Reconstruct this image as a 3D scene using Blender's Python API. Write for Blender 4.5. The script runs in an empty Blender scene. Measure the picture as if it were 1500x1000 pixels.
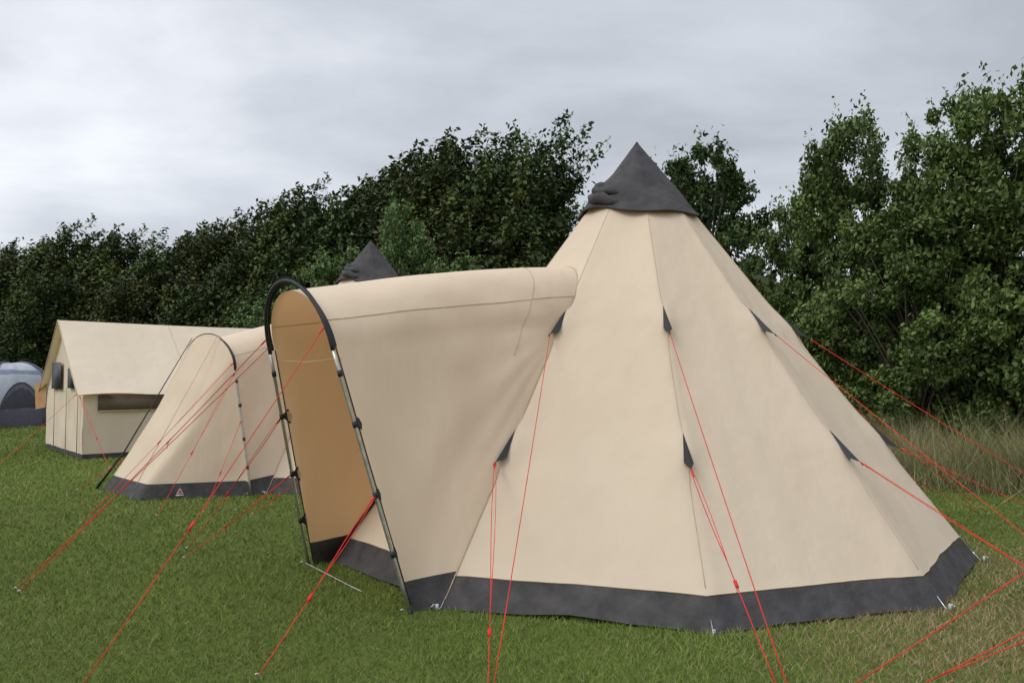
import bpy, math, random
import numpy as np
from mathutils import Vector, Matrix, noise

random.seed(7)
scene = bpy.context.scene
scene.view_settings.view_transform = 'Standard'
scene.view_settings.look = 'None'
scene.view_settings.exposure = 0
col = scene.collection

# ------------------------------------------------------------------ materials
def new_mat(name):
    m = bpy.data.materials.new(name); m.use_nodes = True
    nt = m.node_tree
    for n in list(nt.nodes): nt.nodes.remove(n)
    out = nt.nodes.new('ShaderNodeOutputMaterial')
    return m, nt, out

def ramp(nt, stops):
    r = nt.nodes.new('ShaderNodeValToRGB')
    while len(r.color_ramp.elements) < len(stops): r.color_ramp.elements.new(0.5)
    for e, (p, c) in zip(r.color_ramp.elements, stops):
        e.position = p; e.color = (*c, 1)
    return r

def noise_node(nt, vec, scale, detail=4, rough=0.55, dist=0.0):
    n = nt.nodes.new('ShaderNodeTexNoise')
    n.inputs['Scale'].default_value = scale
    n.inputs['Detail'].default_value = detail
    n.inputs['Roughness'].default_value = rough
    n.inputs['Distortion'].default_value = dist
    if vec is not None: nt.links.new(vec, n.inputs['Vector'])
    return n

def canvas_mat(name, c1, c2, trans, tfac=0.3, bump=0.25, inner=None):
    m, nt, out = new_mat(name)
    tc = nt.nodes.new('ShaderNodeTexCoord')
    n1 = noise_node(nt, tc.outputs['Object'], 1.3, 6, 0.6)
    r = ramp(nt, [(0.3, c1), (0.7, c2)])
    nt.links.new(n1.outputs['Fac'], r.inputs['Fac'])
    colour = r.outputs['Color']
    if inner:   # inside painted deeper tan: warm light through the cloth put into colour
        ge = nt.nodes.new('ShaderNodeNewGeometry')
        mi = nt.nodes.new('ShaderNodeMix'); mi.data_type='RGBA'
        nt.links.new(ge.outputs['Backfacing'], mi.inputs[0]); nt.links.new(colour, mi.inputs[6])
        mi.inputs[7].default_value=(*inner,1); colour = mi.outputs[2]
    p = nt.nodes.new('ShaderNodeBsdfPrincipled')
    p.inputs['Roughness'].default_value = 0.85
    p.inputs['Specular IOR Level'].default_value = 0.12
    nt.links.new(colour, p.inputs['Base Color'])
    mp = nt.nodes.new('ShaderNodeMapping'); mp.inputs['Scale'].default_value = (1, 1, 0.28)
    nt.links.new(tc.outputs['Object'], mp.inputs['Vector'])
    n2 = noise_node(nt, mp.outputs['Vector'], 3.6, 3, 0.5, 0.15)
    b1 = nt.nodes.new('ShaderNodeBump'); b1.inputs['Strength'].default_value = bump
    b1.inputs['Distance'].default_value = 0.07
    nt.links.new(n2.outputs['Fac'], b1.inputs['Height'])
    n3 = noise_node(nt, tc.outputs['Object'], 260, 2, 0.6)
    b2 = nt.nodes.new('ShaderNodeBump'); b2.inputs['Strength'].default_value = 0.15
    b2.inputs['Distance'].default_value = 0.004
    nt.links.new(n3.outputs['Fac'], b2.inputs['Height'])
    nt.links.new(b1.outputs['Normal'], b2.inputs['Normal'])
    nt.links.new(b2.outputs['Normal'], p.inputs['Normal'])
    t = nt.nodes.new('ShaderNodeBsdfTranslucent'); t.inputs['Color'].default_value = (*trans, 1)
    mx = nt.nodes.new('ShaderNodeMixShader'); mx.inputs['Fac'].default_value = tfac
    nt.links.new(p.outputs['BSDF'], mx.inputs[1]); nt.links.new(t.outputs['BSDF'], mx.inputs[2])
    nt.links.new(mx.outputs['Shader'], out.inputs['Surface'])
    return m

def simple_mat(name, c, rough=0.6, metal=0.0, var=0.15, scale=8, spec=0.4, bump=0.15, bd=0.01):
    m, nt, out = new_mat(name)
    tc = nt.nodes.new('ShaderNodeTexCoord')
    n = noise_node(nt, tc.outputs['Object'], scale, 4)
    lo = tuple(x*(1-var) for x in c); hi = tuple(min(1, x*(1+var)) for x in c)
    r = ramp(nt, [(0.3, lo), (0.7, hi)])
    nt.links.new(n.outputs['Fac'], r.inputs['Fac'])
    p = nt.nodes.new('ShaderNodeBsdfPrincipled')
    p.inputs['Roughness'].default_value = rough; p.inputs['Metallic'].default_value = metal
    p.inputs['Specular IOR Level'].default_value = spec
    nt.links.new(r.outputs['Color'], p.inputs['Base Color'])
    b = nt.nodes.new('ShaderNodeBump'); b.inputs['Strength'].default_value = bump; b.inputs['Distance'].default_value = bd
    nt.links.new(n.outputs['Fac'], b.inputs['Height']); nt.links.new(b.outputs['Normal'], p.inputs['Normal'])
    nt.links.new(p.outputs['BSDF'], out.inputs['Surface'])
    return m

def leaf_mat(name, rough=0.6, spec=0.15):
    m, nt, out = new_mat(name)
    a = nt.nodes.new('ShaderNodeAttribute'); a.attribute_name = 'Col'
    p = nt.nodes.new('ShaderNodeBsdfPrincipled'); p.inputs['Roughness'].default_value = rough
    p.inputs['Specular IOR Level'].default_value = spec
    nt.links.new(a.outputs['Color'], p.inputs['Base Color'])
    nt.links.new(p.outputs['BSDF'], out.inputs['Surface'])
    return m

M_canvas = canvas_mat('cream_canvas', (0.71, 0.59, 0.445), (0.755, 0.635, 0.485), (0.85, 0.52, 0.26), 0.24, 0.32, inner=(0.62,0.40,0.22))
M_canvas2 = canvas_mat('pale_canvas', (0.69, 0.59, 0.455), (0.73, 0.63, 0.49), (0.8, 0.55, 0.3), 0.15, 0.3)
M_seam = simple_mat('canvas_seam', (0.50, 0.39, 0.26), 0.8, spec=0.1)
M_hem = simple_mat('grey_hem_fabric', (0.056, 0.052, 0.052), 0.75, var=0.3, scale=7, spec=0.2, bump=0.5, bd=0.05)
M_cap = simple_mat('grey_cap_fabric', (0.055, 0.051, 0.052), 0.8, var=0.25, scale=6, spec=0.2, bump=0.5, bd=0.05)
M_black = simple_mat('black_webbing', (0.018, 0.018, 0.02), 0.6)
M_metal = simple_mat('steel_pole', (0.42, 0.42, 0.36), 0.35, 0.85, 0.2, 20)
M_bright = simple_mat('bright_steel', (0.6, 0.6, 0.6), 0.3, 0.9, 0.1, 20)
M_rope = simple_mat('red_guy_rope', (0.60, 0.03, 0.02), 0.6, spec=0.2)
M_mesh = simple_mat('brown_mesh_window', (0.13, 0.10, 0.07), 0.7)
M_dark = simple_mat('dark_window', (0.04, 0.04, 0.05), 0.5)
M_tan = simple_mat('tan_fabric', (0.42, 0.24, 0.10), 0.8)
M_white = simple_mat('pale_grey_nylon', (0.34, 0.37, 0.41), 0.5, var=0.1)
M_tape = simple_mat('white_tape', (0.5, 0.5, 0.5), 0.5, var=0.1)
M_blue = simple_mat('blue_grey_nylon', (0.15, 0.18, 0.24), 0.5, var=0.1)
M_purple = simple_mat('grey_nylon', (0.11, 0.10, 0.14), 0.6)
M_bark = simple_mat('bark', (0.09, 0.075, 0.055), 0.9, var=0.35, scale=12, spec=0.1)
M_leaf = leaf_mat('leaves', 0.6, 0.18)
M_grass = leaf_mat('grass_blades', 0.7, 0.08)

# ------------------------------------------------------------------ geometry helpers
class Geo:
    def __init__(s, mats): s.v=[]; s.f=[]; s.m=[]; s.mats=mats
    def add(s, v, f, mi=0):
        o=len(s.v); s.v += [tuple(p) for p in v]
        s.f += [tuple(i+o for i in q) for q in f]; s.m += [mi]*len(f)
    def tube(s, pts, r, mi=0, n=8):
        pts=[Vector(p) for p in pts]; rs = r if isinstance(r,(list,tuple)) else [r]*len(pts)
        v=[]; up=None
        for i,p in enumerate(pts):
            d=(pts[min(i+1,len(pts)-1)]-pts[max(i-1,0)]).normalized()
            if up is None:
                a=Vector((0,0,1)) if abs(d.z)<0.9 else Vector((1,0,0))
                up=(a-d*a.dot(d)).normalized()
            else: up=(up-d*up.dot(d)).normalized()
            b=d.cross(up)
            for k in range(n):
                t=2*math.pi*k/n; v.append(p+(up*math.cos(t)+b*math.sin(t))*rs[i])
        f=[]
        for i in range(len(pts)-1):
            for k in range(n):
                a=i*n+k; b2=i*n+(k+1)%n
                f.append((a,b2,b2+n,a+n))
        f.append(tuple(range(n-1,-1,-1))); f.append(tuple(range((len(pts)-1)*n,len(pts)*n)))
        s.add(v,f,mi)
    def box(s, c, dx, dy, dz, hx, hy, hz, mi=0):
        c=Vector(c); v=[]
        for a in (-1,1):
            for b in (-1,1):
                for e in (-1,1): v.append(c+Vector(dx)*hx*a+Vector(dy)*hy*b+Vector(dz)*hz*e)
        s.add(v,[(0,1,3,2),(4,6,7,5),(0,4,5,1),(2,3,7,6),(0,2,6,4),(1,5,7,3)],mi)
    def build(s, name, parent=None, smooth=True, coll=None):
        me=bpy.data.meshes.new(name); me.from_pydata(s.v,[],s.f)
        for m in s.mats: me.materials.append(m)
        me.polygons.foreach_set('material_index', s.m)
        me.polygons.foreach_set('use_smooth',[smooth]*len(s.f)); me.update()
        ob=bpy.data.objects.new(name,me); col.objects.link(ob)
        if parent: ob.parent=parent
        return ob

def empty(name, loc=(0,0,0), rz=0):
    e=bpy.data.objects.new(name,None); e.empty_display_size=0.3
    col.objects.link(e); e.location=loc; e.rotation_euler=(0,0,rz); return e

def grid_faces(nr, nc, wrap=False, flip=False):
    f=[]
    for i in range(nr-1):
        for j in range(nc if wrap else nc-1):
            a=i*nc+j; b=i*nc+(j+1)%nc
            f.append((a,a+nc,b+nc,b) if flip else (a,b,b+nc,a+nc))
    return f

def rope_geo(g, a, b, slider=None, double=False, r=0.0030):
    a=Vector(a); b=Vector(b); d=(b-a).normalized()
    sd=d.cross(Vector((0,0,1))).normalized()
    sag=Vector((0,0,-0.012*(b-a).length))
    def pt(t): return a.lerp(b,t)+sag*(4*t*(1-t))*0.4
    if slider:
        s=pt(slider)
        if double:
            g.tube([pt(slider*i/6)+sd*0.013*math.sin(math.pi*min(1,i/6+0.15)) for i in range(7)],r,0,6)
            g.tube([pt(slider*i/6)-sd*0.013*math.sin(math.pi*min(1,i/6+0.15)) for i in range(7)],r*0.8,0,6)
            g.tube([pt(slider+(1-slider)*i/4) for i in range(5)],r,0,6)
        else:
            g.tube([pt(i/10) for i in range(11)],r,0,6)
        up=sd.cross(d)
        g.box(s,d,sd,up,0.028,0.010,0.004,0)
        g.tube([s, s+d*0.02+Vector((0,0,-0.03)), s+Vector((0.008,0,-0.055))],r*0.8,0,5)
        g.tube([a,a+d*0.04,a+d*0.06+sd*0.008,a+d*0.09],[r,r*2.4,r*2.4,r],0,6)
    else:
        g.tube([pt(i/10) for i in range(11)],r,0,6)

def peg_geo(g, p, mi, toward=(0,0,1)):
    p=Vector(p); g.tube([p+Vector((0,0,-0.08)),p+Vector((0,0,0.03)),p+Vector((0.010,0,0.042)),p+Vector((0.022,0,0.035))],0.004,mi,6)

# ------------------------------------------------------------------ tipi
def build_tipi(name, center, rz, H, R, arch_s0, arch_lean, arch_H, closed, guys):
    root=empty(name,(center[0],center[1],0),rz)
    M=Matrix.Translation((center[0],center[1],0))@Matrix.Rotation(rz,4,'Z'); Mi=M.inverted()
    W2L=lambda p: Mi@Vector(p)
    verts=[Vector((R*math.cos(math.radians(18+36*k)),R*math.sin(math.radians(18+36*k)),0)) for k in range(10)]
    NC=18
    gt=(0.27,0.525)
    def P(k,u,t,off=0.0):
        a=verts[k%10]; b=verts[(k+1)%10]
        p=a.lerp(b,u)
        rad=(1-t)
        nrm=((a+b)/2).normalized()
        pos=p*rad
        sag=0.045*math.sin(math.pi*u)*(math.sin(math.pi*min(1,t*1.15+0.05)))
        e=min(u,1-u)*2*rad
        pull=sum(0.045*math.exp(-((t-g)/0.035)**2)*math.exp(-(e/0.12)**2) for g in gt)
        wr=noise.noise(Vector((u*3+k*7.3,t*2.2,1.7)))*0.032*rad+noise.noise(Vector((u*7+k*3.1,t*3-u*2,5.1)))*0.010*rad
        for g in gt:
            dz=(t-g)*H; rr=math.sqrt(e*e+dz*dz)+1e-4
            wr+=0.006*math.sin(math.atan2(dz,e)*7+k)*math.exp(-rr/0.32)*min(1,rr*8)
        if t<0.25:
            wr+=0.010*math.sin(math.atan2(t*H+0.02,e+0.02)*16+k)*math.exp(-(e+t*H)/0.5)
        hemw=0.012*noise.noise(Vector((u*13+k*5,t*20,9)))*math.exp(-(t*H/0.22)**2)
        pos=pos+nrm*(off-sag+pull+hemw*min(1,e*5)+wr*min(1,e*8+0.1))
        z=H*t
        if t<0.06:
            z+=0.040*math.sin(math.pi*u)*(1-t/0.06)*(0.6+0.6*noise.noise(Vector((k*2.2,u*3,0))))
        return Vector((pos.x,pos.y,z))
    hz=0.2
    ts=[0,0.2*hz/H,0.4*hz/H,0.6*hz/H,0.8*hz/H,hz/H]+[hz/H+(0.975-hz/H)*i/70 for i in range(1,71)]
    g=Geo([M_canvas,M_hem])
    v=[P(k,j/NC,t) for t in ts for k in range(10) for j in range(NC)]
    F=grid_faces(len(ts),NC*10,True)
    g.add(v,F,0); g.m=[1 if i<5*NC*10 else 0 for i in range(len(F))]
    g.build('canvas_walls',root)
    g=Geo([M_seam,M_hem,M_black,M_bright,M_tape])
    for k in range(10):
        pts=[P(k,0,hz/H+0.01+(0.8-hz/H)*i/30,0.0003) for i in range(31)]
        g.tube(pts,0.0028,0,5)
    g.tube([P(k,j/NC,hz/H,0.002) for k in range(10) for j in range(NC)]+[P(0,0,hz/H,0.002)],0.004,0,5)
    for k in range(10):
        rd=verts[k].normalized()
        g.tube([P(k,0,0.02,0.006),P(k,0,0.003,0.01),verts[k]+rd*0.04+Vector((0,0,0.0))],0.004,3,6)
        peg_geo(g,verts[k]+rd*0.07,3)
        peg_geo(g,verts[k]+rd*0.05+Vector((0.01,0.01,0.01)),3)
        g.box(verts[k]+rd*0.035+Vector((0,0,0.02)),rd,Vector((-rd.y,rd.x,0)),(0,0,1),0.008,0.009,0.025,4)
    g.build('seams_and_pegs',root)
    tabs=Geo([M_black]); tips={}
    for k in range(10):
        for gi,t in enumerate(gt):
            rd=verts[k].normalized(); sd=Vector((-rd.y,rd.x,0))
            top=P(k,0,t+0.034,0.004); bot=P(k,0,t-0.018,0.004); tip=P(k,0,t-0.026)+rd*0.085
            tips[(k,gi)]=tip
            for s in (-1,1):
                q=bot+sd*0.035*s+rd*0.004
                tabs.add([top+rd*0.004,q,tip],[(0,1,2)],0)
            tabs.tube([tip+rd*0.0,tip+rd*0.02-Vector((0,0,0.02))],0.006,0,6)
    tabs.build('tension_tabs',root,False)
    # cap
    g=Geo([M_cap,M_black]); NA=120; rows=40
    v=[]
    zlow=lambda a: 3.15/3.9*H+0.045*math.sin(a*2+2.2)+0.016*math.sin(a*5+1.0)
    for i in range(rows+1):
        f=i/rows
        for j in range(NA):
            a=2*math.pi*j/NA
            z=H*1.004-(H*1.004-zlow(a))*f
            kk=((a-math.radians(18))/math.radians(36))%1.0
            poly=math.cos(math.radians(18))/math.cos((kk-0.5)*math.radians(36))
            r=(H*1.0-z)*(R/H)*(0.3+0.7*poly)+0.016+0.030*f**4
            r=max(r,0.010+0.02*min(1,f*12))
            r+=0.016*f*math.sin(a*9+f*3)*0.8+0.030*f*noise.noise(Vector((math.cos(a)*2.5,math.sin(a)*2.5,z*4)))
            da=(a+math.radians(6)+math.pi)%(2*math.pi)-math.pi
            r+=0.09*math.exp(-(da/0.5)**2)*math.exp(-((f-0.74)/0.17)**2)
            v.append((r*math.cos(a),r*math.sin(a),z))
    F=grid_faces(rows+1,NA,True,True); g.add(v,F,0); g.add(v[:NA],[tuple(range(NA))],0)
    rim=v[rows*NA:]
    g.tube([Vector(p) for p in rim]+[Vector(rim[0])],0.010,0,6)
    for zz,rr,aa,ln,mi in ((0.858,0.055,6,0.19,1),(0.874,0.045,-4,0.15,0),(0.838,0.055,8,0.20,0)):
        z0=H*zz; a=math.radians(aa-2); rad=(H-z0)*(R/H)+0.075
        c=Vector((rad*math.cos(a),rad*math.sin(a),z0)); sd=Vector((-math.sin(a),math.cos(a),-0.25)); od=Vector((math.cos(a),math.sin(a),0))
        g.tube([c+sd*ln*(q-0.5)*2+Vector((0,0,0.012*math.sin(q*11+aa)))-od*0.35*(q-0.5)**2 for q in [i/14 for i in range(15)]],
               [rr*(0.3+0.7*math.sin(math.pi*(0.08+0.84*i/14)))*(1+0.08*math.sin(i*2.3+aa)) for i in range(15)],mi,12)
    g.build('apex_cap',root)
    # ---- porch tunnel
    zs=1.80/2.29*arch_H
    def arch(q,ins=0.0,w0=0.88,w1=0.60):
        if q>0.5: p=arch(1-q,ins,w0,w1); return Vector((p.x,-p.y,p.z))
        if q<0.34:
            f=q/0.34; z=zs*f; y=w0+(w1-w0)*f
        else:
            f=(q-0.34)/0.16; ph=f*math.pi/2
            y=w1*math.cos(ph) if ph<math.pi/2-1e-4 else 0.0; z=zs+(arch_H-zs)*math.sin(ph)
        s=arch_s0+arch_lean*z/arch_H
        return Vector((s-ins, y*(1-ins*0.25), z-(ins*2.0*max(0,(z-zs)/(arch_H-zs)))))
    def tipc(q):
        if q>0.5: p=tipc(1-q); return Vector((p.x,-p.y,p.z))
        z2=2.05/3.9*H; z3=2.60/3.9*H
        ca=R*math.cos(math.radians(18)); sa=R*math.sin(math.radians(18))
        if q<0.34:
            z=z2*q/0.34; y=sa*(1-z/H)
        else:
            f=(q-0.34)/0.16; ph=f*math.pi/2
            z=z2+(z3-z2)*math.sin(ph); y=sa*(1-z2/H)*math.cos(ph)
        return Vector((ca*(1-z/H)-0.01,y,z))
    qh=0.34*0.2/zs
    qs=[0,qh/2,qh]+[qh+(0.34-qh)*i/30 for i in range(1,31)]+[0.34+0.16*i/16 for i in range(1,17)]
    qs=qs+[1-x for x in reversed(qs[:-1])]
    NV=64
    def tun(q,v):
        a=arch(q,0.035,0.86,0.585); b=tipc(q); p=a.lerp(b,v)
        s=math.sin(math.pi*v**0.6)
        zf=min(1,p.z/1.0); qq=min(q,1-q)
        p.z+=0.035*math.sin(math.pi*v)*max(0,(p.z-1.9))*2
        p.y*=1-0.08*s*zf*(1 if qq<0.4 else max(0,(0.5-qq)/0.1))
        w=noise.noise(Vector((v*2.5+q*5,q*7-v*2,2.2)))*0.034+noise.noise(Vector((v*6+q*14,q*9,4.2)))*0.012
        dq=(0.33-qq)*5.5; dv=(1.02-v)*2.3; rr=math.sqrt(dq*dq+dv*dv)
        w+=0.014*math.sin(math.atan2(dq,dv)*15+1.5*noise.noise(Vector((v*3,q*8,0))))*math.exp(-rr/0.65)*min(1,rr*5)
        w*=math.sin(math.pi*min(1,v*0.96+0.02))**0.7*zf
        p.y+=w*(1 if p.y>0 else -1)*min(1,abs(p.y)*4); p.z+=w*0.4
        return p
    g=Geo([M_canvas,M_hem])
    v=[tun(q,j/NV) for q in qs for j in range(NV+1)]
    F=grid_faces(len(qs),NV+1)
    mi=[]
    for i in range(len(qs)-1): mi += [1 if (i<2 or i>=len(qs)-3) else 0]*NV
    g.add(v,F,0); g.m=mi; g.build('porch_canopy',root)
    g=Geo([M_seam,M_black])
    for q in (0.385,0.615):
        g.tube([tun(q,i/40)+Vector((0,0.001 if q<0.5 else -0.001,0.001)) for i in range(41)],0.0032,0,5)
    g.tube([tun(0.30+0.20*i/40,0.80) +Vector((0,0.001,0.001)) for i in range(0,41)],0.0032,0,5)
    g.tube([tipc(q)+Vector((0.010,0.006 if q<0.5 else -0.006,0)) for q in [0.01+0.98*i/60 for i in range(61)]],0.0045,0,5)
    g.tube([tipc(1-q)+Vector((0.03,0.02,0)) for q in [0.02+0.2*i/12 for i in range(13)]],0.012,1,6)
    g.build('porch_seams',root)
    g=Geo([M_metal,M_black,M_seam])
    g.tube([arch(q) for q in [0.34*i/10 for i in range(11)]],0.0135,0,10)
    g.tube([arch(1-q) for q in [0.34*i/10 for i in range(11)]],0.0135,0,10)
    ap=[arch(0.335+0.33*i/50) for i in range(51)]
    g.tube(ap,0.016,1,8)
    g.add([p for q in [0.335+0.33*i/50 for i in range(51)] for p in (arch(q,-0.010)+Vector((0,0,0.012)), arch(q,0.03)+Vector((0,0,0.028)))],
          [(2*i,2*i+1,2*i+3,2*i+2) for i in range(50)],1)
    for q in (0.075,0.15,0.24,0.305):
        for qq in (q,1-q):
            p=arch(qq); p2=arch(qq+0.004); d=(p2-p).normalized()
            g.tube([p-d*0.022,p+d*0.022],0.018,1,8)
            sgn=1 if qq<0.5 else -1
            e1=tun(qq+0.012*sgn,0.010); e2=tun(qq-0.012*sgn,0.010)
            if q<0.28: g.add([p,e1,tun(qq,0.025),e2],[(0,1,2,3)],1)
    if not closed:
        g.tube([arch(0.325,0.05),(arch(0.325,0.05)+arch(0.675,0.05))/2-Vector((0,0,0.02)),arch(0.675,0.05)],0.003,2,5)
        for sgn in (0,1):
            g.tube([tun(q if sgn==0 else 1-q,0.0) for q in [0.01+0.33*i/20 for i in range(21)]],0.005,1,6)
    for qq in (0,1):
        p=arch(qq); g.tube([p+Vector((0,0,-0.02)),p+Vector((0,0,0.03))],0.018,1,8)
    g.build('porch_frame',root)
    g=Geo([M_bright,M_tape])
    a=arch(0.0); b=arch(1.0)
    if not closed:
        g.tube([b+Vector((0.02,0,0.02)),b.lerp(a,0.5)+Vector((0.03,0,0.012)),b.lerp(a,0.62)+Vector((0.03,0,0.012))],0.004,1,5)
        for p in (a,b): peg_geo(g,p+Vector((0.05,0,0)),0)
    else:
        peg_geo(g,a+Vector((0.05,0,0)),0)
    g.build('porch_pegs',root)
    if closed:
        base=[Vector((arch_s0,0.88,0)),Vector((4.16,0.07,0)),Vector((3.85,-1.37,0)),Vector((arch_s0,-1.15,0))]
        def bp(q):
            if q<0.38: return base[0].lerp(base[1],q/0.38)
            if q<0.66: return base[1].lerp(base[2],(q-0.38)/0.28)
            return base[2].lerp(base[3],(q-0.66)/0.34)
        g=Geo([M_canvas,M_hem]); NQ=60; NR=24; v=[]
        for i in range(NQ+1):
            q=0.005+0.99*i/NQ; a=arch(q,-0.01); b=bp(q); za=max(a.z,0.02); h=min(0.2,za*0.95)
            for j in range(NR+1):
                z=za-(za-h)*j/(NR-2) if j<=NR-2 else h*(NR-j)/2
                p=a.lerp(b,1-z/za); w=(0.05*noise.noise(Vector((q*9,z*1.5,3)))+0.015*noise.noise(Vector((q*25,z*2,8))))*math.sin(math.pi*min(1,z/za))
                v.append(p+Vector((w-0.04*math.sin(math.pi*z/za),0,0)))
        F=grid_faces(NQ+1,NR+1,False,True); g.add(v,F,0)
        g.m=[1 if (i%NR)>=NR-2 else 0 for i in range(len(F))]; g.build('porch_front_panel',root)
        g=Geo([M_black,M_tape,M_rope,M_seam])
        g.tube([arch(0.56,-0.03),base[2].lerp(arch(0.56),0.25)+Vector((0.02,0,0)),base[2]+Vector((0.05,-0.05,0.02))],[0.005,0.012,0.020],0,6)
        g.tube([arch(0.45,-0.03),base[1]+Vector((0.01,0.0,0.2))],0.004,3,5)
        bl=base[0].lerp(base[1],0.62)+Vector((0.03,0.02,0.10)); n=(base[0]-base[1]).normalized(); o=Vector((-n.y,n.x,0))
        if o.x<0: o=-o
        bl+=o*0.02
        g.add([bl+n*0.05*math.cos(t)+Vector((0,0,0.05*math.sin(t))) for t in [math.pi/2+math.pi*2*i/3 for i in range(3)]],[(0,1,2)],1)
        g.add([bl+o*0.004+n*0.03*math.cos(t)+Vector((0,0,0.03*math.sin(t))) for t in (math.pi/2,math.pi*7/6,math.pi*11/6)],[(0,1,2)],2)
        g.box(bl-Vector((0,0,0.045)),n,o,(0,0,1),0.05,0.002,0.008,1)
        g.build('porch_front_trim',root)
    g=Geo([M_rope,M_bright])
    for kind,key,target,sl,db in guys:
        a=tips[key] if kind=='tab' else arch(key)
        b=W2L(target); b.z=0.03
        rope_geo(g,a,b,sl,db); peg_geo(g,b-Vector((0,0,0.03)),1)
    g.build('guy_ropes',root)
    return root

c1=(1.24,8.12)
def radial(c,deg,r): return (c[0]+r*math.cos(math.radians(deg)),c[1]+r*math.sin(math.radians(deg)),0)
g1=[('tab',(0,1),(-0.10,4.08,0),None,False),('tab',(0,0),(-0.12,4.14,0),0.80,True),
    ('tab',(1,1),(1.38,4.18,0),None,False),('tab',(1,0),(1.34,4.24,0),0.60,True),
    ('tab',(2,1),(3.74,4.68,0),None,False),('tab',(2,0),(3.70,4.74,0),0.88,True),
    ('tab',(3,1),(5.42,6.76,0),None,False),('tab',(3,0),(5.40,6.82,0),0.6,True),
    ('tab',(4,1),radial(c1,18,4.4),0.9,False),('tab',(4,0),radial(c1,18,4.3),0.6,True),
    ('tab',(5,1),radial(c1,54,4.4),0.9,False),('tab',(6,1),radial(c1,90,4.4),0.9,False),
    ('tab',(7,1),radial(c1,126,4.4),0.9,False),('tab',(8,1),radial(c1,162,4.4),0.9,False),
    ('arch',0.37,(-2.17,4.22,0),0.62,False),('arch',0.64,(-3.58,6.09,0),0.42,True),
    ('arch',0.655,(-3.66,6.18,0),None,False),
    ('arch',0.15,(-1.33,4.41,0),0.62,True),('arch',0.76,(-2.95,7.6,0),0.55,True),
    ('arch',0.85,(-2.82,7.2,0),0.6,True)]
build_tipi('tipi_tent',c1,math.radians(-144),3.9,2.945,3.02,0.58,2.29,False,g1)
c2=(-2.42,14.06)
g2=[('arch',0.33,(-4.0,9.4,0),0.6,True),('arch',0.2,(-3.55,9.6,0),0.6,False),('arch',0.36,(-4.6,8.9,0),0.55,True),
    ('tab',(0,1),(-1.9,9.6,0),0.8,False),('tab',(0,0),(-1.95,9.7,0),0.7,True)]+[('tab',(k,1),radial(c2,-126+18+36*k,4.4),0.9,False) for k in range(1,10)]
build_tipi('tipi_tent',c2,math.radians(-126),3.9,2.945,3.02,0.10,2.16,True,g2)

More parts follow.
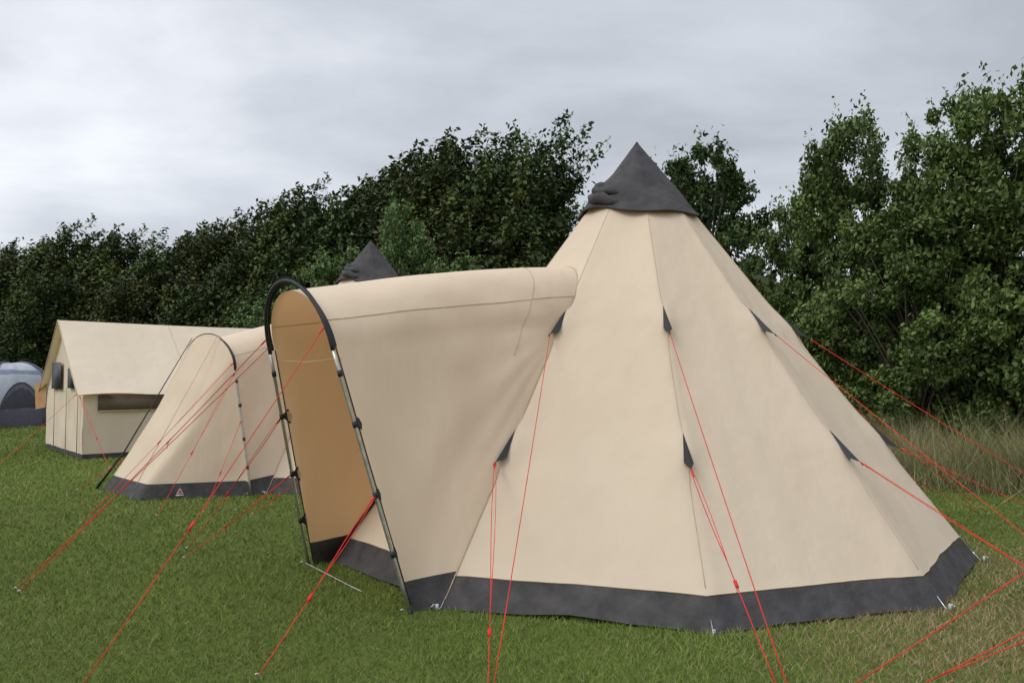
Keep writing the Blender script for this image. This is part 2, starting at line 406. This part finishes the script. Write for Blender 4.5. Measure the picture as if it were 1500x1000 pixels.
# ------------------------------------------------------------------ cabin tent
def build_cabin():
    rz=math.atan2(.636,.772); root=empty('cabin_tent',(-8.2,15.83,0),rz)
    L=6.2; Wd=3.46; zw=1.29; zr=2.75
    g=Geo([M_canvas2,M_hem,M_mesh,M_dark,M_seam,M_tan])
    def wall(p0,p1,z0,z1,n=20,m=8,mi=0,amp=0.025,seed=0):
        p0=Vector(p0);p1=Vector(p1); d=(p1-p0).normalized(); nr=Vector((d.y,-d.x,0)); v=[]
        for i in range(m+1):
            for j in range(n+1):
                p=p0.lerp(p1,j/n); z=z0+(z1-z0)*i/m
                v.append(p+nr*amp*noise.noise(Vector((j*0.5+seed,z*1.5,seed)))+Vector((0,0,z)))
        g.add(v,grid_faces(m+1,n+1),mi)
    for (a,b,s) in (((0,0,0),(L,0,0),1),((L,0,0),(L,Wd,0),2),((L,Wd,0),(0,Wd,0),3),((0,Wd,0),(0,0,0),4)):
        wall(a,b,0.10,zw,24,8,0,0.04,s); wall(a,b,0,0.10,24,1,1,0.02,s)
    for x in (0,L):
        g.add([(x,0,zw),(x,Wd,zw),(x,Wd/2,zr-0.12)],[(0,1,2)],0)
    for sgn in (0,1):
        v=[]; NU=60; NVv=16
        for i in range(NVv+1):
            f=i/NVv
            for j in range(NU+1):
                x=-0.14+(L+0.4)*j/NU
                y0=Wd/2-(Wd/2+0.16)*f; z=zr-(zr-1.24)*f-0.035*math.sin(math.pi*f)+(0.030*noise.noise(Vector((x*1.0,f*2,sgn))))*min(1,f*5)
                if i==NVv: z+=0.025*math.sin(x*3.1)
                z-=0.03*math.sin(math.pi*j/NU)*(1-f)
                v.append((x,y0 if sgn==0 else Wd-y0,z))
        g.add(v,grid_faces(NVv+1,NU+1),0)
        g.tube([v[NVv*(NU+1)+j] for j in range(NU+1)],0.008,4,5)
        g.tube([v[i*(NU+1)] for i in range(NVv+1)],0.010,4,5)
        for jj in (20,40): g.tube([Vector(v[i*(NU+1)+jj])+Vector((0,0,0.002)) for i in range(NVv+1)],0.005,4,5)
    for x0,x1 in ((0.25,2.0),(2.25,4.1),(4.3,5.9)):
        g.box(((x0+x1)/2,-0.045,1.08),(1,0,0),(0,1,0),(0,0,1),(x1-x0)/2,0.006,0.15,2)
        g.tube([(x0,-0.055,0.92),(x1,-0.055,0.92)],0.010,4,5)
    for x in (2.12,4.2): g.tube([(x,-0.045,0.05),(x,-0.045,1.2)],0.010,4,5)
    g.box((-0.055,0.80,1.55),(0,1,0),(1,0,0),(0,0,1),0.30,0.004,0.20,3)
    g.box((-0.055,2.2,1.60),(0,1,0),(1,0,0),(0,0,1),0.45,0.004,0.28,3)
    for y in (0.25,1.25,2.4): g.tube([(-0.045,y,0.05),(-0.045,y,1.35)],0.010,4,5)
    g.add([(-0.03,Wd-0.1,1.5),(-0.2,Wd+0.25,1.4),(-0.18,Wd+0.2,0.85),(-0.03,Wd-0.05,0.9)],[(0,1,2,3)],5)
    g.build('canvas_body',root)
    g=Geo([M_rope,M_bright])
    for x in (-0.1,1.5,3.1):
        rope_geo(g,(x,-0.16,1.22),(x+0.1,-2.0,0.02),0.6,True,0.0035); peg_geo(g,(x+0.1,-2.0,0),1)
    rope_geo(g,(-0.14,-0.1,1.25),(-1.8,-2.0,0.02),0.7,False,0.0035)
    g.build('guy_ropes',root)
build_cabin()

# ------------------------------------------------------------------ distant dome tents
def build_dome(loc,rz,R,H):
    root=empty('dome_tent',loc,rz)
    g=Geo([M_white,M_purple,M_dark,M_blue]); NA=160; NR=44; v=[]; mi=[]
    def pt(ph,a,k=1.0):
        sq=(abs(math.cos(a))**3+abs(math.sin(a))**3)**(-1/3)
        r=R*sq*math.cos(ph)**0.55 if ph<math.pi/2-1e-5 else 0
        return (r*k*math.cos(a),r*k*math.sin(a),H*k*math.sin(ph)+0.05*noise.noise(Vector((math.cos(a)*3,math.sin(a)*3,ph*2))))
    for i in range(NR+1):
        for j in range(NA): v.append(pt(math.pi/2*i/NR,2*math.pi*j/NA))
    F=grid_faces(NR+1,NA,True); g.add(v,F,0)
    for i in range(NR):
        for j in range(NA):
            a=2*math.pi*(j+.5)/NA; q=abs(((a+math.pi/4)%(math.pi/2))-math.pi/4)/(math.pi/4)
            hh=i/NR; arch=0.46*math.sqrt(max(0,1-(q/0.62)**2))
            mi.append(2 if hh<arch*0.85 and hh>0.18 else (1 if hh<arch+0.01 or hh<0.22 else (3 if (q>0.80 and hh<0.8) or 0.60<hh<0.70 else 0)))
    g.m=mi
    for k in range(4):
        a=math.pi/4+k*math.pi/2
        g.tube([pt(math.pi/2*i/16*0.98,a,1.015) for i in range(17)],0.03,1,6)
    for k in range(4):
        a0=k*math.pi/2
        g.tube([pt(0.46*math.pi/2*math.sin(math.pi*i/16)+0.02,a0+math.pi/4*0.64*math.cos(math.pi*i/16),1.012) for i in range(17)],0.02,1,6)
    g.build('dome_shell',root)
build_dome((-16.3,27.0,0),0.75,1.25,2.0)
build_dome((-16.5,24.4,0),0.25,0.95,1.5)

# ------------------------------------------------------------------ neighbouring pitch: pole and ropes on the right
def build_pole():
    root=empty('awning_pole',(3.6,4.0,0)); g=Geo([M_metal,M_black])
    g.tube([(0,0,0),(0,0,1.45)],0.013,0,8); g.tube([(0,0,1.4),(0,0,1.5)],0.02,1,8)
    g.build('pole',root)
    g=Geo([M_rope,M_bright])
    rope_geo(g,(0,0,1.42),(-1.85,0.30,0.02),None,False)
    rope_geo(g,(0,0,0.98),(-1.5,0.30,0.02),0.55,True)
    rope_geo(g,(0,0,0.82),(-1.35,0.42,0.02),0.5,False)
    g.build('guy_ropes',root)
build_pole()

# ------------------------------------------------------------------ numpy mesh
def np_mesh(name, V, nper, C, mat):
    n=len(V)//nper
    me=bpy.data.meshes.new(name); me.vertices.add(len(V)); me.loops.add(len(V)); me.polygons.add(n)
    me.vertices.foreach_set('co',V.astype(np.float32).ravel())
    me.loops.foreach_set('vertex_index',np.arange(len(V),dtype=np.int32))
    me.polygons.foreach_set('loop_start',np.arange(0,len(V),nper,dtype=np.int32))
    me.polygons.foreach_set('loop_total',np.full(n,nper,dtype=np.int32))
    me.materials.append(mat); me.update(calc_edges=True)
    ca=me.color_attributes.new('Col','FLOAT_COLOR','POINT')
    ca.data.foreach_set('color',np.concatenate([C,np.ones((len(C),1))],1).astype(np.float32).ravel())
    return me

def leaf_quads(rng, P, size, C, up=0.5):
    n=len(P); N=rng.normal(size=(n,3)); N[:,2]=np.abs(N[:,2])*0.8+up; N/=np.linalg.norm(N,axis=1)[:,None]
    T=rng.normal(size=(n,3)); T-=N*(T*N).sum(1)[:,None]; T/=np.linalg.norm(T,axis=1)[:,None]
    B=np.cross(N,T); s=size*rng.uniform(0.6,1.3,(n,1))
    V=np.stack([P-T*s, P+B*s*0.55+N*s*0.12, P+T*s, P-B*s*0.55+N*s*0.12],1).reshape(-1,3)
    return V, np.repeat(C,4,0)

def tree_variant(seed, style, H=8.0, R=3.0, zb=0.5, ncl=260, per=170, leaf=0.07, dark=(.02,.035,.012), light=(.06,.10,.03)):
    rng=np.random.default_rng(seed); dark=np.array(dark); light=np.array(light)
    cents=[]; nl=13; tone=[]
    if style=='oak':
        lobes=[(np.array([0,0,H*0.84]),R*0.42)]
        for i in range(nl):
            a=i*2.4+rng.uniform(-.4,.4); h=0.14+0.68*i/(nl-1)+rng.uniform(-.04,.04); rr=R*(0.68 if h<0.6 else 0.50)
            lobes.append((np.array([math.cos(a)*rr,math.sin(a)*rr,H*h]),R*rng.uniform(0.28,0.44)))
        lobes.append((np.array([0,0,H*0.5]),R*0.55)); lobes.append((np.array([0,0,H*0.25]),R*0.7))
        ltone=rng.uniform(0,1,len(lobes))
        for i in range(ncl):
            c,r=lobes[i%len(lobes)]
            d=rng.normal(size=3); d/=np.linalg.norm(d); cents.append(c+d*r*rng.uniform(0.75,1.0)*np.array([1,1,0.85])); tone.append(0.5*ltone[i%len(lobes)]+0.35*max(0,d[2])+0.3*rng.uniform())  # upper side of each lobe lighter, top light put into leaf tone
    else:
        # a few leaning leaders, each carrying swept plumes
        nlead=6; leads=[]
        for i in range(nlead):
            a=i*2.4+seed; rr=R*0.55*rng.uniform(0.3,1.0); leads.append((math.cos(a)*rr-0.8,math.sin(a)*rr,(H-1.2)*(1-0.36*rng.uniform()*(i>0)),rng.uniform(0.5,1.0)))
        for i in range(ncl):
            lx,ly,lh,lt=leads[rng.integers(nlead)]
            h=rng.uniform(0,1)**0.8; a=rng.uniform(0,2*math.pi); wr=R*0.56*(1-h)**0.45*math.sqrt(rng.uniform(0.15,1))+0.10
            cents.append(np.array([lx+math.cos(a)*wr+0.6*h*h,ly+math.sin(a)*wr,zb+(lh-zb)*h])); tone.append(lt*rng.uniform()**1.2)
    Ps=[];Cs=[]
    for c,b in zip(cents,tone):
        c=np.array(c)
        if c[2]<zb: c[2]=zb+rng.uniform(0,.4)
        b=min(1,b)
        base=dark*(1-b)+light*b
        n=int(per*rng.uniform(0.6,1.3))
        if style=='oak':
            cr=rng.uniform(0.24,0.48)
            d=rng.normal(size=(n,3)); d/=np.linalg.norm(d,axis=1)[:,None]
            P=c+d*cr*rng.uniform(0.4,1.05,(n,1))*np.array([1,1,0.7])
            k=n//14; dirn=(c-np.array([0,0,H*0.4])); dirn/=np.linalg.norm(dirn)+1e-6; dirn[2]+=0.4
            t=rng.uniform(0,1,(k,1)); P[:k]=c+dirn*t*cr*1.35+rng.normal(size=(k,3))*0.09
            fac=rng.uniform(0.7,1.3,(n,1))
        else:
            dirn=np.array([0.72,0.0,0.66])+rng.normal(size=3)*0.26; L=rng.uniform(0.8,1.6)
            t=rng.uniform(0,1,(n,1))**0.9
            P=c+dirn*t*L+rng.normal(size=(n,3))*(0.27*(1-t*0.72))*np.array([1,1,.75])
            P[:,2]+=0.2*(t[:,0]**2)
            fac=rng.uniform(0.7,1.3,(n,1))*(0.55+0.75*t)  # young tips lighter; plume bases darkened, inner shade put into leaf colour
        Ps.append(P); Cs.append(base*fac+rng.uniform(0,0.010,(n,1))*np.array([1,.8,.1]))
    P=np.concatenate(Ps); C=np.clip(np.concatenate(Cs),0.003,1)
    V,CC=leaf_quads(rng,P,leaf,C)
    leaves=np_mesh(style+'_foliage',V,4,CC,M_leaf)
    g=Geo([M_bark]); rnd=random.Random(seed)
    top=Vector((0.3,0,H*0.75)); tr=[Vector((0,0,-0.1)).lerp(top,i/8)+Vector((rnd.uniform(-.1,.1),rnd.uniform(-.1,.1),0))*(i>0) for i in range(9)]
    g.tube(tr,[0.17*(1-0.8*i/8)+0.02 for i in range(9)],0,8)
    for i in range(46):
        c=Vector(cents[int(i*len(cents)/46)]); k=min(7,max(1,int(c.z/H*8*0.6))); s=tr[k]
        m=s.lerp(c,0.5)+Vector((rnd.uniform(-.2,.2),rnd.uniform(-.2,.2),-0.15))
        g.tube([s,s.lerp(m,.5),m,m.lerp(c,.5)+Vector((0,0,.05)),c],[0.06,0.05,0.036,0.022,0.010],0,5)
    ob=g.build('trunk_proto',None); tm=ob.data; bpy.data.objects.remove(ob)
    return leaves,tm,H

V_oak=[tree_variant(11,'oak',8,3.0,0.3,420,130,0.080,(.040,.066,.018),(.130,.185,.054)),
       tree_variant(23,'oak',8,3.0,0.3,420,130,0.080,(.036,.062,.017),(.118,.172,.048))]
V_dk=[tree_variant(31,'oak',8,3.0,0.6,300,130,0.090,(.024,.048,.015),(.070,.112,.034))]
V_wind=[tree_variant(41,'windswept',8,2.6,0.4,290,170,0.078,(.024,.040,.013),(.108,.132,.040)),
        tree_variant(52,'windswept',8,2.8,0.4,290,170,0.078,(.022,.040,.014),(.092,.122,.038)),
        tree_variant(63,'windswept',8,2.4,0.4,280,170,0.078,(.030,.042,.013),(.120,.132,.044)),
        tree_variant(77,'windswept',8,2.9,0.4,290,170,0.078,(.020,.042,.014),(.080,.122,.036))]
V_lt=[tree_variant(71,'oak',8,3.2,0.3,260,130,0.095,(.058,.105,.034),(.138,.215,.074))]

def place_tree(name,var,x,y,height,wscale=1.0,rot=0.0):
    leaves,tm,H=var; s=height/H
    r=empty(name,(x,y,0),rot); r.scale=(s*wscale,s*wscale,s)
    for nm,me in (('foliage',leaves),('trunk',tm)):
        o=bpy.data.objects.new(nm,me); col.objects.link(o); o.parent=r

W=V_wind
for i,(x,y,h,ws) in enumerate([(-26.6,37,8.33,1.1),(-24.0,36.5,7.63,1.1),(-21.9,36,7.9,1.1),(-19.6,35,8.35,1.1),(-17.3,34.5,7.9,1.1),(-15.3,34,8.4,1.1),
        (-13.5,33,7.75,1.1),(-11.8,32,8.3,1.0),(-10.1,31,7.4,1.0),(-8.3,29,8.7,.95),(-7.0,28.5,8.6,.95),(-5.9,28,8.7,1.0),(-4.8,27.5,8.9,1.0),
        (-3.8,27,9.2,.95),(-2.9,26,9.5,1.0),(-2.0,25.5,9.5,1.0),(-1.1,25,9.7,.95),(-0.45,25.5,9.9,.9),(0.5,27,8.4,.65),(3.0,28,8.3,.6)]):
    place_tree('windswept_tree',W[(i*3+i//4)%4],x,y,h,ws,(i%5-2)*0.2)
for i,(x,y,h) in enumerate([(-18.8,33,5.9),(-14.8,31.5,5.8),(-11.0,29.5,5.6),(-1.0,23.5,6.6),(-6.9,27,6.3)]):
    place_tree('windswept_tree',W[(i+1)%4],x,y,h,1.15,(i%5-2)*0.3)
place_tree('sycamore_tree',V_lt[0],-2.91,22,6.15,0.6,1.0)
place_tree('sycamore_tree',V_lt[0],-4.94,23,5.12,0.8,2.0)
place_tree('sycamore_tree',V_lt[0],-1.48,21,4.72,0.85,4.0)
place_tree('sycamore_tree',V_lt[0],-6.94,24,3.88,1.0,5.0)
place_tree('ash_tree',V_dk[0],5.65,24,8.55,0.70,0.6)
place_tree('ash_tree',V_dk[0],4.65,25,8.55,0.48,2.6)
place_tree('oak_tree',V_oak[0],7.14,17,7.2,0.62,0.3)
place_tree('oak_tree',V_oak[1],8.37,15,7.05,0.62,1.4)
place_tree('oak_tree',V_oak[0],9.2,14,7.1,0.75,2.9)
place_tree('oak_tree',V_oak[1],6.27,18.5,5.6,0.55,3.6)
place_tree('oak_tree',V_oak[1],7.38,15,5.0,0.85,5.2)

def hedge():
    rng=np.random.default_rng(5)
    line=np.array([(-36,41),(-22,37),(-12,32.5),(-4,27.5),(3,24.5),(8,18.5),(9.5,16.3),(14,14)])
    seg=np.diff(line,axis=0); Ls=np.linalg.norm(seg,axis=1); cum=np.concatenate([[0],np.cumsum(Ls)])
    n=70000; ncl=1000
    s=rng.uniform(0,cum[-1],ncl); i=np.clip(np.searchsorted(cum,s)-1,0,len(Ls)-1); f=(s-cum[i])/Ls[i]
    p=line[i]+seg[i]*f[:,None]
    h=rng.uniform(0.1,1,ncl)*(3.9+0.7*np.sin(s*0.7))*np.where(p[:,0]>4,0.85,1.0)
    off=rng.normal(size=(ncl,2))*0.9; p=p+off; p[:,1]+=0.8
    c=np.column_stack([p,h]); k=rng.integers(0,ncl,n)
    P=c[k]+rng.normal(size=(n,3))*0.42; P[:,2]=np.abs(P[:,2])
    cb=rng.uniform(0.4,1.2,ncl)[k]
    C=np.array([.040,.060,.018])*cb[:,None]*rng.uniform(.7,1.3,(n,1))
    V,CC=leaf_quads(rng,P,0.14,C)
    me=np_mesh('hedge',V,4,CC,M_leaf); ob=bpy.data.objects.new('hedge',me); col.objects.link(ob)
hedge()

# ------------------------------------------------------------------ ground
def ground():
    m,nt,out=new_mat('lawn_ground')
    tc=nt.nodes.new('ShaderNodeTexCoord')
    n1=noise_node(nt,tc.outputs['Object'],0.6,6,0.6); n2=noise_node(nt,tc.outputs['Object'],22,5,0.7)
    r1=ramp(nt,[(0.3,(.092,.122,.028)),(0.7,(.132,.165,.040))]); nt.links.new(n1.outputs['Fac'],r1.inputs['Fac'])
    r2=ramp(nt,[(0.3,(.7,.7,.7)),(0.75,(1.15,1.15,1.15))]); nt.links.new(n2.outputs['Fac'],r2.inputs['Fac'])
    mx=nt.nodes.new('ShaderNodeMix'); mx.data_type='RGBA'; mx.blend_type='MULTIPLY'; mx.inputs[0].default_value=1
    nt.links.new(r1.outputs['Color'],mx.inputs[6]); nt.links.new(r2.outputs['Color'],mx.inputs[7])
    p=nt.nodes.new('ShaderNodeBsdfPrincipled'); p.inputs['Roughness'].default_value=0.95; p.inputs['Specular IOR Level'].default_value=0.05
    nt.links.new(mx.outputs[2],p.inputs['Base Color'])
    b=nt.nodes.new('ShaderNodeBump'); b.inputs['Strength'].default_value=0.8; b.inputs['Distance'].default_value=0.04
    nt.links.new(n2.outputs['Fac'],b.inputs['Height']); nt.links.new(b.outputs['Normal'],p.inputs['Normal'])
    nt.links.new(p.outputs['BSDF'],out.inputs['Surface'])
    g=Geo([m]); g.add([(-400,-300,0),(400,-300,0),(400,600,0),(-400,600,0)],[(0,1,2,3)],0); g.build('ground',None,False)
ground()

def vnoise(x,y,sc,seed):
    r=np.random.default_rng(seed); T=r.uniform(0,1,(64,64)); u=x/sc; v=y/sc
    iu=np.floor(u).astype(int); iv=np.floor(v).astype(int); fu=u-iu; fv=v-iv
    fu=fu*fu*(3-2*fu); fv=fv*fv*(3-2*fv)
    g=lambda a,b:T[a%64,b%64]
    return (g(iu,iv)*(1-fu)+g(iu+1,iv)*fu)*(1-fv)+(g(iu,iv+1)*(1-fu)+g(iu+1,iv+1)*fu)*fv

def blades(name,x,y,h,w,C,lean,rng,parent=None):
    n=len(x); a=rng.uniform(0,2*np.pi,n); dx=np.cos(a)*w; dy=np.sin(a)*w
    lx=rng.normal(size=n)*lean*h; ly=rng.normal(size=n)*lean*h
    z0=np.zeros(n)
    V=np.stack([np.column_stack([x-dx,y-dy,z0-0.003]),np.column_stack([x+dx,y+dy,z0-0.003]),np.column_stack([x+lx,y+ly,h])],1).reshape(-1,3)
    CC=np.repeat(C,3,0); CC[0::3]*=0.8; CC[1::3]*=0.8
    me=np_mesh(name,V,3,CC,M_grass); ob=bpy.data.objects.new(name,me); col.objects.link(ob); return ob

rng=np.random.default_rng(3)
n=560000
d=3.2*np.exp(rng.uniform(0,1,n)*math.log(34/3.2)); x=rng.uniform(-0.85,0.85,n)*d; y=d
pn=0.5*vnoise(x,y,1.3,1)+0.5*vnoise(x,y,0.30,2); big=vnoise(x,y,2.6,9); yel=vnoise(x,y,1.7,21)
h=(0.016+0.022*pn)*rng.uniform(0.6,1.35,n); w=0.0016*np.maximum(1,d/3.5)*rng.uniform(.7,1.4,n); h*=np.minimum(1.5,1+d/60)
C=np.array([.160,.224,.050])*(0.70+0.50*pn)[:,None]*rng.uniform(.7,1.35,(n,1))
yl=rng.uniform(0,1,n)<0.06+0.26*yel**2; C[yl]=np.array([.29,.27,.12])*rng.uniform(.7,1.2,(yl.sum(),1))
C=C*(0.80+0.38*big)[:,None]
wp=np.clip((x-0.9-(y-4)*0.25)/1.5,0,1)*np.clip((9.5-y)/3,0,1)*np.clip(0.05+1.6*(vnoise(x,y,0.7,4)-0.2),0,1)
sel=rng.uniform(0,1,n)<wp*0.92; C[sel]=np.array([.36,.27,.15])*rng.uniform(.6,1.25,(sel.sum(),1)); h[~sel & (wp>0.3)]*=0.65
blades('grass',x,y,h,w,C,0.8,rng)

n=90000
s=rng.uniform(0,1,n); x=5.0+s*6+rng.normal(size=n)*0.6; y=14.2-s*6.3+np.abs(rng.normal(size=n))*1.7-rng.uniform(0,0.9,n)
x2=np.where(rng.uniform(0,1,n)<0.35,x+rng.uniform(0,2,n),x)
h=(0.14+1.1*vnoise(x2,y,0.5,12)**1.5)*rng.uniform(.3,1.2,n); C=np.where((rng.uniform(0,1,n)<0.35+0.5*vnoise(x2,y,1.1,14))[:,None],np.array([[.36,.31,.17]]),np.array([[.14,.20,.06]]))*rng.uniform(.6,1.2,(n,1))
blades('tall_grass',x2,y,h,0.005*np.ones(n),C,0.5,rng)

# ------------------------------------------------------------------ world / light / camera
w=bpy.data.worlds.new('World'); scene.world=w; w.use_nodes=True; nt=w.node_tree
for nd in list(nt.nodes): nt.nodes.remove(nd)
out=nt.nodes.new('ShaderNodeOutputWorld'); bg=nt.nodes.new('ShaderNodeBackground'); bg.inputs['Strength'].default_value=0.114
sky=nt.nodes.new('ShaderNodeTexSky'); sky.sky_type='NISHITA'; sky.sun_disc=False
sky.sun_elevation=math.radians(45); sky.sun_rotation=math.radians(235)
tc=nt.nodes.new('ShaderNodeTexCoord'); sp=nt.nodes.new('ShaderNodeSeparateXYZ'); nt.links.new(tc.outputs['Generated'],sp.inputs[0])
def math_n(op,a,b=None,c=None):
    m=nt.nodes.new('ShaderNodeMath'); m.operation=op
    for i,q in enumerate((a,b,c)):
        if q is None: continue
        if isinstance(q,(int,float)): m.inputs[i].default_value=q
        else: nt.links.new(q,m.inputs[i])
    return m.outputs[0]
zc=math_n('MAXIMUM',sp.outputs[2],0.0); den=math_n('ADD',zc,0.22)
cx=math_n('DIVIDE',sp.outputs[0],den); cy=math_n('DIVIDE',sp.outputs[1],den)
cb=nt.nodes.new('ShaderNodeCombineXYZ'); nt.links.new(cx,cb.inputs[0]); nt.links.new(cy,cb.inputs[1])
mp=nt.nodes.new('ShaderNodeMapping'); mp.inputs['Scale'].default_value=(0.8,1.0,1); mp.inputs['Location'].default_value=(3.1,1.4,0); nt.links.new(cb.outputs[0],mp.inputs[0])
na=noise_node(nt,mp.outputs[0],1.4,9,0.53,0.25)
nb=noise_node(nt,mp.outputs[0],0.4,3,0.5,0.2)
f=math_n('ADD',math_n('MULTIPLY',na.outputs['Fac'],0.65),math_n('MULTIPLY',nb.outputs['Fac'],0.35))
f=math_n('SUBTRACT',f,math_n('MULTIPLY',sp.outputs[0],0.12))
f=math_n('SUBTRACT',f,math_n('MULTIPLY',zc,0.17))
rp=ramp(nt,[(0.30,(4.4,4.65,5.1)),(0.44,(6.2,6.5,7.05)),(0.58,(8.6,8.9,9.4))]); nt.links.new(f,rp.inputs['Fac'])
boost=math_n('ADD',1.0,math_n('MULTIPLY',math_n('MINIMUM',1.0,math_n('MAXIMUM',math_n('DIVIDE',math_n('SUBTRACT',zc,0.42),0.35),0.0)),1.3))
vm=nt.nodes.new('ShaderNodeVectorMath'); vm.operation='SCALE'; nt.links.new(rp.outputs['Color'],vm.inputs[0]); nt.links.new(boost,vm.inputs['Scale'])
mx=nt.nodes.new('ShaderNodeMix'); mx.data_type='RGBA'; mx.inputs[0].default_value=0.92
nt.links.new(sky.outputs[0],mx.inputs[6]); nt.links.new(vm.outputs[0],mx.inputs[7])
nt.links.new(mx.outputs[2],bg.inputs['Color']); nt.links.new(bg.outputs[0],out.inputs['Surface'])

sd=bpy.data.lights.new('sun','SUN'); sd.energy=1.3; sd.angle=math.radians(25); sd.color=(1,0.97,0.92)
so=bpy.data.objects.new('sun',sd); col.objects.link(so)
dirv=Vector((0.80,0.55,-0.97)); so.rotation_euler=dirv.to_track_quat('-Z','Y').to_euler(); so.location=(-8,-5.5,9.7)

cam=bpy.data.cameras.new('camera'); cam.lens=29.04; cam.sensor_width=36; cam.clip_end=2000; cam.clip_start=0.05
co=bpy.data.objects.new('camera',cam); col.objects.link(co); co.location=(0,0,1.6); co.rotation_euler=(math.radians(92.37),0,0)
scene.camera=co
